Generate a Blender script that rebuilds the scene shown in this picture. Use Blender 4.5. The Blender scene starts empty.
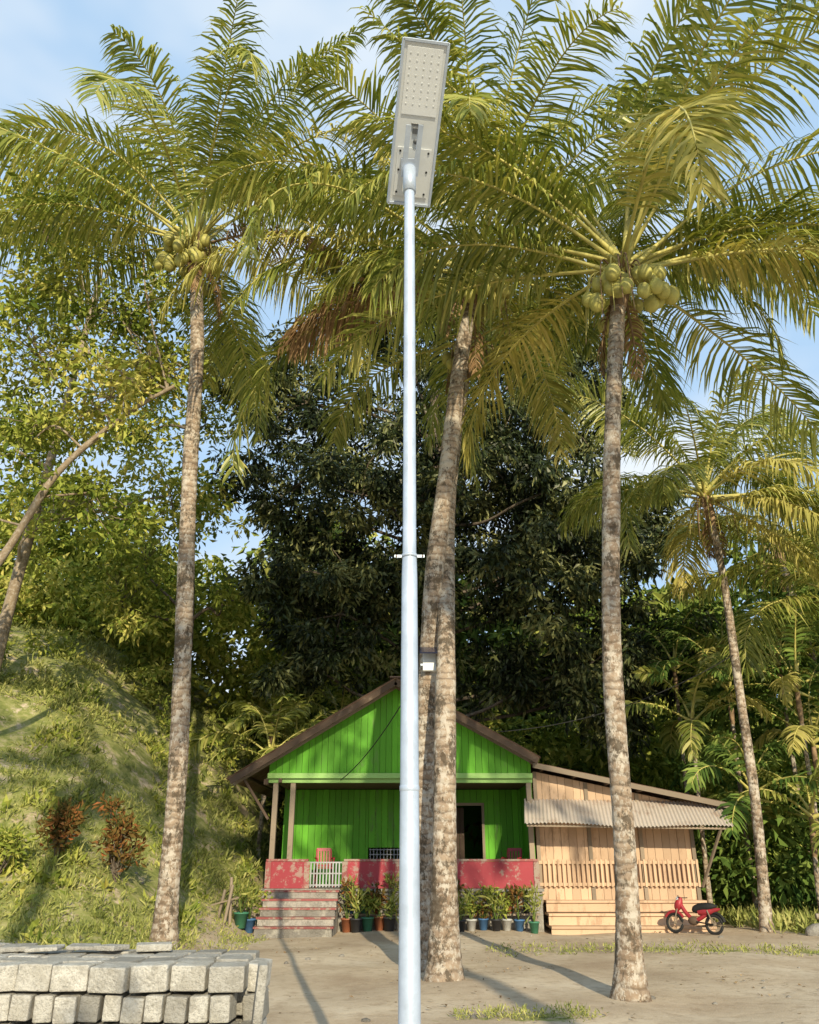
import bpy, math, numpy as np
from math import radians, sin, cos, pi
from mathutils import Vector, Matrix
sc=bpy.context.scene
sc.view_settings.view_transform='Standard'; sc.view_settings.look='None'; sc.view_settings.exposure=0
R=np.random.default_rng
# ---------------------------------------------------------------- terrain
def H(x,y):
    x=np.asarray(x,float); y=np.asarray(y,float)
    u=np.maximum(0,-x-3.6); v=np.maximum(0,y-13)
    z=11*(1-np.exp(-(u*v)/90.0))
    z=z+0.03*np.sin(x*.9+1)*np.sin(y*.7)+.02*np.sin(x*2.3)*np.cos(y*1.9+2)
    z=z+np.minimum(z,1)*(.18*np.sin(x*1.1+y*.5)+.10*np.sin(y*1.7-x*.8)+.06*np.sin(x*3.1+1)*np.sin(y*2.9))
    return z
def h(x,y): return float(H(x,y))
# ---------------------------------------------------------------- materials
def newmat(name):
    m=bpy.data.materials.new(name); m.use_nodes=True
    nt=m.node_tree; nt.nodes.clear()
    out=nt.nodes.new('ShaderNodeOutputMaterial')
    return m,nt,out
def noise(nt,vec,scale,detail=5,rough=.6):
    n=nt.nodes.new('ShaderNodeTexNoise'); n.inputs['Scale'].default_value=scale
    n.inputs['Detail'].default_value=min(detail,5); n.inputs['Roughness'].default_value=rough
    if vec is not None: nt.links.new(vec,n.inputs['Vector'])
    return n.outputs[0]
def ramp(nt,fac,stops,interp='LINEAR'):
    r=nt.nodes.new('ShaderNodeValToRGB'); r.color_ramp.interpolation=interp
    el=r.color_ramp.elements
    while len(el)<len(stops): el.new(.5)
    for e,(p,c) in zip(el,stops):
        e.position=p; e.color=(c[0],c[1],c[2],1) if len(c)==3 else c
    nt.links.new(fac,r.inputs[0]); return r.outputs[0]
def mix(nt,fac,a,b,mode='MIX'):
    m=nt.nodes.new('ShaderNodeMix'); m.data_type='RGBA'; m.blend_type=mode
    for s,v in ((m.inputs[0],fac),(m.inputs[6],a),(m.inputs[7],b)):
        if isinstance(v,(int,float)): s.default_value=v
        elif isinstance(v,tuple): s.default_value=(v[0],v[1],v[2],1)
        else: nt.links.new(v,s)
    return m.outputs[2]
def math_(nt,op,a,b=None):
    m=nt.nodes.new('ShaderNodeMath'); m.operation=op
    for s,v in ((m.inputs[0],a),(m.inputs[1],b)):
        if v is None: continue
        if isinstance(v,(int,float)): s.default_value=v
        else: nt.links.new(v,s)
    return m.outputs[0]
def objco(nt): return nt.nodes.new('ShaderNodeTexCoord').outputs['Object']
def bump(nt,hgt,strength,dist=.02):
    b=nt.nodes.new('ShaderNodeBump'); b.inputs['Strength'].default_value=strength
    b.inputs['Distance'].default_value=dist; nt.links.new(hgt,b.inputs['Height']); return b.outputs[0]
def princ(nt,out,col,rough=.7,spec=.3,metal=0,nrm=None):
    p=nt.nodes.new('ShaderNodeBsdfPrincipled')
    if isinstance(col,tuple): p.inputs['Base Color'].default_value=(*col,1)
    else: nt.links.new(col,p.inputs['Base Color'])
    if isinstance(rough,(int,float)): p.inputs['Roughness'].default_value=rough
    else: nt.links.new(rough,p.inputs['Roughness'])
    p.inputs['Specular IOR Level'].default_value=spec; p.inputs['Metallic'].default_value=metal
    if nrm is not None: nt.links.new(nrm,p.inputs['Normal'])
    if out is not None: nt.links.new(p.outputs[0],out.inputs[0])
    return p
def simple(name,c,rough=.7,spec=.3,metal=0,var=.35,scale=3,bs=.3):
    m,nt,out=newmat(name); co=objco(nt)
    n1=noise(nt,co,scale,5,.65)
    dark=tuple(x*(1-var) for x in c); lite=tuple(min(1,x*(1+var*.5)) for x in c)
    col=ramp(nt,n1,[(.3,dark),(.7,lite)])
    n2=noise(nt,co,scale*12,2)
    princ(nt,out,col,rough,spec,metal,bump(nt,n2,bs,.01)); return m
def foliage(name,dark,mid,light,trans=.3,scale=.45,gloss=0,rough=.4,contrast=.75):
    m,nt,out=newmat(name)
    g=nt.nodes.new('ShaderNodeNewGeometry'); co=objco(nt)
    n=noise(nt,co,scale,1)
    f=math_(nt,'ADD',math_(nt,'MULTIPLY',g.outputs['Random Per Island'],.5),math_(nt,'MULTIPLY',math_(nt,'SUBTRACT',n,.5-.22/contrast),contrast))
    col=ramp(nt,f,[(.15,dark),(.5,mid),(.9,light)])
    d=nt.nodes.new('ShaderNodeBsdfDiffuse'); nt.links.new(col,d.inputs[0]); cur=d.outputs[0]
    if gloss>0:
        gl=nt.nodes.new('ShaderNodeBsdfGlossy'); gl.inputs['Roughness'].default_value=rough; gl.inputs[0].default_value=(1,.98,.85,1)
        m0=nt.nodes.new('ShaderNodeMixShader'); m0.inputs[0].default_value=gloss
        nt.links.new(cur,m0.inputs[1]); nt.links.new(gl.outputs[0],m0.inputs[2]); cur=m0.outputs[0]
    if trans>0:
        t=nt.nodes.new('ShaderNodeBsdfTranslucent'); nt.links.new(mix(nt,1.0,col,(1.0,.95,.5),'MULTIPLY'),t.inputs[0])
        ms=nt.nodes.new('ShaderNodeMixShader'); ms.inputs[0].default_value=trans
        nt.links.new(cur,ms.inputs[1]); nt.links.new(t.outputs[0],ms.inputs[2]); cur=ms.outputs[0]
    nt.links.new(cur,out.inputs[0]); return m
def bark(name,c1,c2,c3,rings=False):
    m,nt,out=newmat(name); co=objco(nt)
    n1=noise(nt,co,2.2,5,.7); n2=noise(nt,co,14,4,.7)
    base=ramp(nt,n1,[(.35,c1),(.6,c2)])
    base=mix(nt,ramp(nt,n2,[(.5,(0,0,0)),(.6,(1,1,1))]),base,c3)
    hgt=n2
    if rings:
        w=nt.nodes.new('ShaderNodeTexWave'); w.bands_direction='Z'; w.inputs['Scale'].default_value=2.3
        w.inputs['Distortion'].default_value=4.5; w.inputs['Detail'].default_value=3; w.inputs['Detail Scale'].default_value=1.8
        nt.links.new(co,w.inputs['Vector'])
        base=mix(nt,ramp(nt,w.outputs[0],[(.0,(.55,.55,.55)),(.28,(0,0,0))]),base,tuple(x*.4 for x in c1))
        mp=nt.nodes.new('ShaderNodeMapping'); mp.inputs['Scale'].default_value=(1,1,.6); nt.links.new(co,mp.inputs[0])
        n3=noise(nt,mp.outputs[0],5,5,.8)
        base=mix(nt,ramp(nt,n3,[(.52,(0,0,0)),(.56,(.85,.85,.85))]),base,(.52,.46,.38))
        base=mix(nt,ramp(nt,noise(nt,mp.outputs[0],3.6,5,.8),[(.53,(0,0,0)),(.58,(.85,.85,.85))]),base,(.085,.065,.045))
        hgt=math_(nt,'ADD',w.outputs[0],math_(nt,'MULTIPLY',n2,.7))
    princ(nt,out,base,.9,.15,0,bump(nt,hgt,.6,.03)); return m

M={}
M['palmleaf']=foliage('palm_leaflet',(.11,.155,.03),(.31,.34,.07),(.68,.61,.20),.32,.5,.05)
M['palmyellow']=foliage('palm_leaflet_yellow',(.26,.25,.06),(.50,.45,.13),(.70,.59,.23),.3)
M['palmdead']=foliage('palm_leaflet_dead',(.14,.08,.04),(.30,.19,.10),(.48,.33,.19),.1)
M['rachis']=simple('palm_rachis',(.54,.48,.14),.5,.4)
M['rachisdead']=simple('palm_rachis_dead',(.30,.20,.11),.8)
M['fibre']=simple('palm_fibre',(.34,.23,.14),.95,.1,0,.6,8)
M['nut']=simple('coconut_husk',(.48,.44,.12),.5,.4,0,.5,4)
M['palmbark']=bark('palm_bark',(.22,.155,.105),(.38,.29,.21),(.43,.37,.30),True)
M['bark']=bark('bark',(.10,.075,.055),(.17,.13,.10),(.22,.19,.15))
M['barkl']=bark('bark_pale',(.2,.145,.095),(.32,.25,.17),(.38,.32,.25))
M['mango']=foliage('mango_leaf',(.010,.017,.007),(.042,.060,.02),(.32,.32,.12),0,.55,.03,.45,1.5)  # strong noise contrast paints sunlit clumps and deep shade into the leaf colour
M['leafL']=foliage('broad_leaf_light',(.11,.16,.028),(.33,.37,.07),(.68,.60,.18),.2,.4,0,.4,1.0)
M['leafM']=foliage('broad_leaf_mid',(.05,.085,.02),(.16,.21,.04),(.40,.40,.11),0,.3,0,.4,1.0)
M['leafR']=foliage('shrub_leaf_red',(.05,.07,.02),(.18,.11,.035),(.45,.15,.06),.2,3)
M['fern']=foliage('areca_leaflet',(.035,.075,.02),(.15,.23,.05),(.36,.42,.11),.2,.5)
M['grass']=foliage('grass_blade',(.13,.16,.04),(.33,.35,.10),(.60,.55,.22),.15,.6)
M['litter']=foliage('litter_leaf',(.12,.08,.05),(.27,.19,.11),(.45,.35,.22),.0,2)

def ground_mat():
    m,nt,out=newmat('ground_soil_grass'); co=objco(nt)
    a=nt.nodes.new('ShaderNodeAttribute'); a.attribute_name='grass'
    n1=noise(nt,co,.45,4,.6); n2=noise(nt,co,5,5,.7); n3=noise(nt,co,45,3,.6)
    soil=ramp(nt,n1,[(.32,(.40,.30,.205)),(.5,(.54,.43,.305)),(.66,(.66,.55,.41))])
    soil=mix(nt,ramp(nt,n2,[(.36,(.55,.55,.55)),(.5,(0,0,0))]),soil,(.36,.265,.18))
    soil=mix(nt,ramp(nt,n3,[(.56,(0,0,0)),(.68,(.35,.35,.35))]),soil,(.64,.55,.44))
    gr=ramp(nt,n2,[(.3,(.12,.15,.04)),(.5,(.26,.27,.085)),(.75,(.46,.40,.21))])
    f=math_(nt,'ADD',a.outputs['Fac'],math_(nt,'MULTIPLY',math_(nt,'SUBTRACT',noise(nt,co,1.6,5,.75),.5),1.9))
    f=ramp(nt,f,[(.42,(0,0,0)),(.62,(1,1,1))])
    col=mix(nt,f,soil,gr)
    hh=math_(nt,'ADD',n2,math_(nt,'MULTIPLY',n3,.35))
    princ(nt,out,col,.95,.1,0,bump(nt,hh,.5,.035)); return m
M['ground']=ground_mat()

def conc(name,c,stain=(.12,.11,.09)):
    m,nt,out=newmat(name); co=objco(nt)
    g=nt.nodes.new('ShaderNodeNewGeometry')
    n1=noise(nt,co,6,5,.75); n2=noise(nt,co,50,4,.7)
    base=ramp(nt,g.outputs['Random Per Island'],[(0,tuple(x*.6 for x in c)),(.5,c),(1,tuple(x*1.3 for x in c))])
    base=mix(nt,ramp(nt,n1,[(.45,(0,0,0)),(.6,(.65,.65,.65))]),base,stain)
    base=mix(nt,ramp(nt,noise(nt,co,3,5,.7),[(.52,(0,0,0)),(.62,(.6,.6,.6))]),base,(.62,.58,.5))
    base=mix(nt,ramp(nt,n2,[(.3,(.6,.6,.6)),(.5,(0,0,0))]),base,tuple(x*.5 for x in c))
    princ(nt,out,base,.95,.1,0,bump(nt,math_(nt,'ADD',n2,n1),1.0,.03)); return m
M['block']=conc('concrete_block',(.60,.57,.51),(.30,.275,.23))
M['conc']=conc('concrete_weathered',(.38,.35,.31))
def paint(name,c,chip,amt=.6,rough=.6,boards=False):
    m,nt,out=newmat(name); co=objco(nt)
    g=nt.nodes.new('ShaderNodeNewGeometry')
    mp=nt.nodes.new('ShaderNodeMapping'); mp.inputs['Scale'].default_value=(1,1,.25 if boards else 1); nt.links.new(co,mp.inputs[0])
    n1=noise(nt,mp.outputs[0],4,5,.75); n2=noise(nt,co,1.2,3)
    base=ramp(nt,g.outputs['Random Per Island'],[(0,tuple(x*.72 for x in c)),(1,tuple(min(1,x*1.15) for x in c))])
    base=mix(nt,math_(nt,'MULTIPLY',n2,.5),base,tuple(x*.5 for x in c))
    base=mix(nt,ramp(nt,n1,[(amt,(0,0,0)),(amt+.08,(.85,.85,.85))]),base,chip)
    princ(nt,out,base,rough,.3,0,bump(nt,n1,.4,.01)); return m
M['green']=paint('green_painted_board',(.13,.44,.022),(.12,.24,.05),.58,.6,True)
M['greenl']=paint('light_green_trim',(.35,.6,.18),(.2,.25,.1),.66)
M['red']=paint('red_painted_wall',(.36,.045,.06),(.34,.24,.2),.53)
M['redstep']=paint('red_worn_step',(.32,.09,.085),(.34,.28,.22),.47)
M['wood']=paint('raw_timber_board',(.68,.47,.31),(.42,.28,.18),.54,.75,True)
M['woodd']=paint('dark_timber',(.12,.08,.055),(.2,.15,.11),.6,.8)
M['woodg']=paint('grey_timber',(.33,.26,.19),(.2,.16,.12),.6,.8)
def tin(name,c,rust,amt):
    m,nt,out=newmat(name); co=objco(nt)
    n1=noise(nt,co,1.3,5,.7); n2=noise(nt,co,20,3)
    base=ramp(nt,n1,[(amt,c),(amt+.15,rust)])
    base=mix(nt,math_(nt,'MULTIPLY',n2,.35),base,tuple(x*.4 for x in rust))
    princ(nt,out,base,.55,.4,.15,bump(nt,n2,.2,.005)); return m
M['tinrust']=tin('rusty_tin',(.26,.17,.12),(.14,.075,.05),.45)
M['tin']=tin('weathered_tin',(.66,.58,.5),(.42,.29,.21),.54)
M['galv']=simple('galvanised_steel',(.54,.62,.75),.45,.5,.25,.22,5,.08)
M['lampgrey']=simple('lamp_housing',(.70,.73,.75),.45,.5,0,.08,6,.05)
M['lampdark']=simple('lamp_dark_glass',(.12,.125,.13),.3,.5,0,.2)
M['led']=simple('led_diffuser',(.76,.79,.82),.4,.4,0,.05,8,.02)
M['solar']=simple('solar_cell',(.015,.02,.05),.15,.6,0,.3)
M['black']=simple('black_rubber',(.02,.02,.02),.7)
M['redpl']=simple('red_plastic',(.36,.03,.04),.45,.4)
M['lattice']=simple('grey_lattice',(.42,.42,.43),.6)
M['potcols']=[simple('pot_%s'%n,c,.5,.4) for n,c in (('blue',(.08,.2,.42)),('clay',(.38,.14,.07)),('white',(.6,.6,.58)),('green',(.07,.25,.15)),('black',(.04,.04,.045)))]

# ---------------------------------------------------------------- mesh builder
class MB:
    def __init__(s): s.V=[];s.F=[];s.n=0;s.m=[];s.mi={}
    def mat(s,m):
        if m.name not in s.mi: s.mi[m.name]=len(s.m); s.m.append(m)
        return s.mi[m.name]
    def add(s,v,f,mat,smooth=False):
        v=np.asarray(v,float).reshape(-1,3); f=np.asarray(f,int)
        s.V.append(v); s.F.append((f+s.n,s.mat(mat),smooth)); s.n+=len(v)
    def obj(s,name,parent=None,loc=None):
        V=np.concatenate(s.V)
        nl=sum(f.size for f,_,_ in s.F); npy=sum(len(f) for f,_,_ in s.F)
        me=bpy.data.meshes.new(name); me.vertices.add(len(V)); me.vertices.foreach_set('co',V.astype(np.float32).ravel())
        me.loops.add(nl); me.loops.foreach_set('vertex_index',np.concatenate([f.ravel() for f,_,_ in s.F]).astype(np.int32))
        tot=np.concatenate([np.full(len(f),f.shape[1]) for f,_,_ in s.F]); st=np.concatenate([[0],np.cumsum(tot)[:-1]])
        me.polygons.add(npy); me.polygons.foreach_set('loop_start',st.astype(np.int32))
        me.polygons.foreach_set('loop_total',tot.astype(np.int32))
        me.polygons.foreach_set('material_index',np.concatenate([np.full(len(f),m) for f,m,_ in s.F]).astype(np.int32))
        me.polygons.foreach_set('use_smooth',np.concatenate([np.full(len(f),k) for f,_,k in s.F]).astype(bool))
        for m in s.m: me.materials.append(m)
        me.update(calc_edges=True); me.validate()
        o=bpy.data.objects.new(name,me); sc.collection.objects.link(o)
        if parent: o.parent=parent
        return o
def catmull(P,k=8):
    P=np.asarray(P,float); Q=np.vstack([2*P[0]-P[1],P,2*P[-1]-P[-2]]); out=[]
    for i in range(1,len(Q)-2):
        for t in np.arange(k)/k:
            a,b,c,d=Q[i-1:i+3]
            out.append(.5*((2*b)+(-a+c)*t+(2*a-5*b+4*c-d)*t*t+(-a+3*b-3*c+d)*t**3))
    out.append(P[-1]); return np.array(out)
def tube(mb,P,r,mat,seg=8,smooth=True,caps=True):
    P=np.asarray(P,float); n=len(P); r=np.broadcast_to(np.asarray(r,float),(n,))
    T=np.gradient(P,axis=0); T/=np.linalg.norm(T,axis=1)[:,None]+1e-9
    ref=np.array([0,0,1.]) if abs(T[:,2]).mean()<.8 else np.array([0,1.,0])
    A=np.cross(T,ref); A/=np.linalg.norm(A,axis=1)[:,None]+1e-9; B=np.cross(T,A)
    th=np.arange(seg)*2*pi/seg
    V=P[:,None,:]+r[:,None,None]*(np.cos(th)[None,:,None]*A[:,None,:]+np.sin(th)[None,:,None]*B[:,None,:])
    i=np.arange(n-1)[:,None]*seg; j=np.arange(seg)[None,:]; j2=(j+1)%seg
    F=np.stack([i+j,i+j2,i+seg+j2,i+seg+j],-1).reshape(-1,4)
    mb.add(V,F,mat,smooth)
    if caps and seg>=5:
        for k in (0,n-1):
            c=np.vstack([V[k],P[k]]); f=np.array([[q,(q+1)%seg,seg] for q in range(seg)]); mb.add(c,f,mat,False)
CUBE=np.array([[x,y,z] for x in(-.5,.5) for y in(-.5,.5) for z in(-.5,.5)])
CF=np.array([[0,1,3,2],[4,6,7,5],[0,4,5,1],[2,3,7,6],[0,2,6,4],[1,5,7,3]])
def box(mb,c,s,mat,rot=(0,0,0)):
    V=CUBE*np.array(s)
    if any(rot):
        from mathutils import Euler
        Mx=np.array(Euler(rot).to_matrix()); V=V@Mx.T
    mb.add(V+np.array(c),CF,mat)
def bx(mb,x0,x1,y0,y1,z0,z1,mat): box(mb,((x0+x1)/2,(y0+y1)/2,(z0+z1)/2),(x1-x0,y1-y0,z1-z0),mat)
def bar(mb,a,b,w,hh,mat):
    a=Vector(a);b=Vector(b);d=b-a; q=d.to_track_quat('Y','Z').to_matrix()
    V=(CUBE*np.array((w,d.length,hh)))@np.array(q).T+np.array((a+b)/2); mb.add(V,CF,mat)
import bmesh
_b=bmesh.new(); bmesh.ops.create_icosphere(_b,subdivisions=2,radius=1); SV=np.array([v.co[:] for v in _b.verts]); SF=np.array([[v.index for v in f.verts] for f in _b.faces]); _b.free()
def ball(mb,c,s,mat): mb.add(SV*np.array(s)+np.array(c),SF,mat,True)
def lathe(mb,c,prof,mat,seg=16):
    c=np.array(c,float); P=[];th=np.arange(seg)*2*pi/seg
    for r,z in prof: P.append(np.stack([c[0]+r*np.cos(th),c[1]+r*np.sin(th),np.full(seg,c[2]+z)],-1))
    n=len(prof); V=np.array(P); i=np.arange(n-1)[:,None]*seg; j=np.arange(seg)[None,:]; j2=(j+1)%seg
    mb.add(V,np.stack([i+j,i+j2,i+seg+j2,i+seg+j],-1).reshape(-1,4),mat,True)
def empty(name,loc=(0,0,0)):
    e=bpy.data.objects.new(name,None); sc.collection.objects.link(e); e.empty_display_size=.3
    return e

# ---------------------------------------------------------------- foliage
def leaves(mb,C,n,spread,L,W,mat,rng,droop=.4,up=0):
    C=np.asarray(C,float); k=len(C)*n
    base=np.repeat(C,n,axis=0); off=rng.normal(size=(k,3)); off/=np.linalg.norm(off,axis=1)[:,None]
    off*=(rng.random((k,1))**.5)*spread; off[:,2]*=.75
    p=base+off
    d=off/(spread+1e-6)+rng.normal(size=(k,3))*.55; d[:,2]+=up-droop; d/=np.linalg.norm(d,axis=1)[:,None]
    a=rng.normal(size=(k,3)); s=np.cross(d,a); s/=np.linalg.norm(s,axis=1)[:,None]
    l=L*(.6+.7*rng.random((k,1))); w=W*(.6+.7*rng.random((k,1)))
    nn=np.cross(d,s)*l*.12
    V=np.stack([p,p+d*l*.5+s*w/2+nn,p+d*l-nn,p+d*l*.5-s*w/2+nn],1)
    mb.add(V,np.arange(k*4).reshape(-1,4),mat)
def clumps(lobes,dens,rng,flat=.8,lo=.35):
    out=[]
    for (x,y,z,r) in lobes:
        n=int(dens*r*r); d=rng.normal(size=(n,3)); d/=np.linalg.norm(d,axis=1)[:,None]
        rr=r*(lo+(1.08-lo)*rng.random((n,1))**.8)*(1+.22*np.sin(d[:,:1]*5+x)*np.cos(d[:,2:]*4+y))
        q=d*rr; q[:,2]*=flat; out.append(q+np.array([x,y,z]))
    return np.concatenate(out)
def broadleaf(name,trunk,r0,lobes,dens,nper,spread,L,W,leafm,barkm,seed,droop=.4,lo=.35,twig=.35,limbr=.38,kmin=.3):
    rng=R(seed); mb=MB(); t=catmull(trunk,6)
    tube(mb,t,np.linspace(r0,r0*.35,len(t))*(1+.06*np.sin(np.arange(len(t))*1.3)),barkm,10)
    C=clumps(lobes,dens,rng,lo=lo)
    for (x,y,z,r) in lobes:
        b=np.array([x,y,z]); low=np.where(t[:,2]<z-.3)[0]; k=max(int(len(t)*kmin),(low[-1] if len(low) else 0)-rng.integers(0,4)); a=t[min(k,len(t)-1)]
        m1=a*.6+b*.4+rng.normal(size=3)*.35; m2=a*.25+b*.75+rng.normal(size=3)*.3
        P=catmull([a,m1,m2,b],5); tube(mb,P,np.linspace(r0*limbr,r0*.08,len(P)),barkm,6)
        own=C[np.linalg.norm(C-b,axis=1)<r*1.1]
        for q in own[:int(len(own)*twig)]:
            mm=(b+q)/2+rng.normal(size=3)*.2; tube(mb,catmull([b*.8+m2*.2,mm,q],3),np.linspace(r0*.08,.01,7),barkm,4,caps=False)
    leaves(mb,C,nper,spread,L,W,leafm,rng,droop)
    return mb.obj(name)

# ---------------------------------------------------------------- palms
def frond(mb,o,az,e0,L,droop,rng,lm,rm,leaf=.95,hang=.5,m=62,w=.05,r=.038,curl=0,stem=.2,roll=0,pw=2.0):
    n=18; t=np.linspace(0,1,n); el=e0-droop*t**pw; a=az+curl*t**2
    D=np.stack([np.cos(el)*np.cos(a),np.cos(el)*np.sin(a),np.sin(el)],1)
    P=np.vstack([[0,0,0],np.cumsum((D[:-1]+D[1:])/2*L/(n-1),axis=0)])+np.array(o)
    tube(mb,P,np.linspace(r,.006,n)*np.where(t<.08,1.7-t*6,1),rm,5,caps=False)
    u=np.linspace(0,1,m); tt=stem+(1-stem)*u
    pos=np.stack([np.interp(tt,t,P[:,i]) for i in range(3)],1); tan=np.stack([np.interp(tt,t,D[:,i]) for i in range(3)],1)
    tan/=np.linalg.norm(tan,axis=1)[:,None]
    aa=np.interp(tt,t,a); side=np.stack([-np.sin(aa),np.cos(aa),0*aa],1); up=np.cross(tan,side)
    up*=np.where(up[:,2:]<0,-1,1)
    rl=(roll*u)[:,None]; side,up=side*np.cos(rl)+up*np.sin(rl),up*np.cos(rl)-side*np.sin(rl)
    for s in(-1,1):
        q=pos+tan*rng.normal(size=(m,1))*.03
        cl=np.sin(np.arange(m)*rng.uniform(.35,.6)+rng.random()*6)
        ll=(leaf*np.minimum(1,(.45+2.2*u))*np.minimum(1,(1.12-u)*2.2)**.7*(.78+.32*rng.random(m)))[:,None]
        ang=(radians(18)+radians(34)*u**1.3+rng.normal(size=m)*.10+cl*.06)[:,None]
        vee=(.12-.2*u+rng.normal(size=m)*.16+cl*.1)[:,None]
        d=side*s*np.cos(ang)+tan*np.sin(ang)+up*vee; d/=np.linalg.norm(d,axis=1)[:,None]
        hg=np.clip(hang*(.6+.7*rng.random(m)),0,1.4)[:,None]; dn=np.array([0,0,-1.])
        def step(d,k):
            dd=d+dn*hg*k; return dd/np.linalg.norm(dd,axis=1)[:,None]
        d1=step(d,.2); d2=step(d,.9); d3=step(d,2.2)
        p1=q+d1*ll*.32; p2=p1+d2*ll*.33; p3=p2+d3*ll*.35
        wv=tan-d*np.sum(tan*d,axis=1)[:,None]; wv/=np.linalg.norm(wv,axis=1)[:,None]+1e-6
        wv=wv+up*rng.normal(size=(m,1))*.4
        W=w*(.75+.5*rng.random((m,1)))
        V=np.stack([q-wv*W*.3,q+wv*W*.3,p1-wv*W*.5,p1+wv*W*.5,p2-wv*W*.4,p2+wv*W*.4,p3],1)
        i=np.arange(m)[:,None]*7
        base=mb.n
        mb.add(V.reshape(-1,3),np.concatenate([i+np.array([[0,1,3,2]]),i+np.array([[2,3,5,4]])]),lm)
        mb.F.append(((i+np.array([[4,5,6]]))+base,mb.mat(lm),False))
def palm(name,trunk,r0,r1,nf,L,seed,extra=(),nuts=22,dead=2,leaf=1.3,hang=.95,droopk=1.0,flare=1.6,lm='palmleaf',rm='rachis',emin=-.05,m=92,w=.044,skirt=True,pw=2.0,yel=.08):
    rng=R(seed); mb=MB(); t=catmull(trunk,24); n=len(t)
    f=np.linspace(0,1,n); rr=r0+(r1-r0)*f; zz=np.linalg.norm(t-t[0],axis=1)
    rr=rr*(1+(flare-1)*np.exp(-zz/.35))*(1+.05*((zz*6.5)%1))*(1+.03*np.sin(zz*2.1))
    tube(mb,t,rr,M['palmbark'],14)
    top=t[-1]; up=(t[-1]-t[-6]); up/=np.linalg.norm(up)
    tube(mb,np.array([top-up*.5,top-up*.1,top+up*.35,top+up*.8]),[r1*1.1,r1*1.55,r1*1.3,.03],M['fibre'],10)
    c=top+up*.25
    for i in range(nf):
        k=i/(nf-1); az=i*2.39996+rng.normal()*.25
        e0=1.42-(1.42-emin)*k**.85+rng.normal()*.1
        dr=(.8+1.1*rng.random()+.15*k)*droopk
        lmm=lm if rng.random()>yel*(.3+1.6*k) else 'palmyellow'
        frond(mb,c+up*(.45-.35*k)+np.array([cos(az),sin(az),0])*r1*.7,az,e0,L*(.82+.3*rng.random())*(.75+.25*min(1,k*4+.2)),dr,rng,M[lmm],M[rm],leaf*(.85+.25*rng.random()),hang*(.5+.8*rng.random()),m,w,curl=rng.normal()*.35,roll=rng.normal()*.7,pw=pw)
    for (az,e0,l,dr,kind) in extra:
        lmm={'g':'palmleaf','y':'palmyellow','d':'palmdead'}[kind]
        frond(mb,c+np.array([cos(az),sin(az),0])*r1*.7,az,e0,l,dr,rng,M[lmm],M['rachis' if kind!='d' else 'rachisdead'],leaf,hang*1.1,m,w,curl=0,roll=rng.normal()*.4,pw=pw)
    for i in range(dead):
        az=rng.random()*6.28; frond(mb,c-up*.1,az,-.9-.4*rng.random(),L*.3,.5,rng,M['palmdead'],M['rachisdead'],.4,1.1,30,.03)
    if skirt:
        for i in range(30):
            az=rng.random()*6.28; rad=r1*1.2; a=c+np.array([cos(az)*rad,sin(az)*rad,-.1]); l=.4+.9*rng.random()
            b=a+np.array([cos(az)*.35*l,sin(az)*.35*l,.05]); e=b+np.array([cos(az)*.15,sin(az)*.15,-l])
            tube(mb,catmull([a,b,e],4),np.linspace(.025,.006,9),M['fibre'] if i%2 else M['rachis'],4,caps=False)
    for i in range(nuts):
        az=[-1.9,-1.2,-2.7,-.4,1.6][i%5]+rng.normal()*.26; d=.42+.34*rng.random(); s=.115+.035*rng.random()
        p=c+np.array([cos(az)*d,sin(az)*d,-.25-.6*rng.random()]); ball(mb,p,(s,s,s*1.25),M['nut'])
        tube(mb,[c+np.array([cos(az)*.1,sin(az)*.1,.1]),(c+p)/2+np.array([0,0,.2]),p],[.02,.015,.01],M['rachis'],4,caps=False)
    return mb.obj(name)

# ---------------------------------------------------------------- ground
def build_ground():
    ext=np.array([26,30,36,45,60,80,110,160,230,340,500.])
    xs=np.concatenate([-ext[::-1],np.linspace(-24,24,241),ext]); ys=np.concatenate([14-ext[::-1]-6,np.linspace(-14,46,301),46+ext])
    gx,gy=np.meshgrid(xs,ys); gz=H(gx,gy)
    mb=MB(); ny,nx=gx.shape
    i=np.arange(ny-1)[:,None]*nx; j=np.arange(nx-1)[None,:]
    F=np.stack([i+j,i+j+1,i+nx+j+1,i+nx+j],-1).reshape(-1,4)
    mb.add(np.stack([gx,gy,gz],-1),F,M['ground'],True); o=mb.obj('ground')
    x=gx.ravel();y=gy.ravel()
    g=np.clip((-x-3.2)/1.5,0,1)*np.clip((y-12.5)/2,0,1)*.68
    g=np.maximum(g,np.clip((y-27)/2,0,1)*np.where(x>-5,1,.75))
    g=np.maximum(g,np.clip((x-7.5)/1.5,0,1)*np.clip((y-19.5)/1.5,0,1))
    g=np.maximum(g,.5*np.exp(-((y-16.3-.04*x)/.6)**2)*np.clip((x-1.6)/1.5,0,1))
    g=np.maximum(g,.7*np.exp(-((x-1.25)/.8)**2-((y-9.9)/.3)**2))
    g=np.maximum(g,np.clip((-x-7)/2,0,1)*np.clip((y-8)/2,0,1)*.66)
    g=np.maximum(g,np.clip((abs(x)-30)/5,0,1))
    a=o.data.attributes.new('grass','FLOAT','POINT'); a.data.foreach_set('value',g.astype(np.float32))
build_ground()

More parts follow.
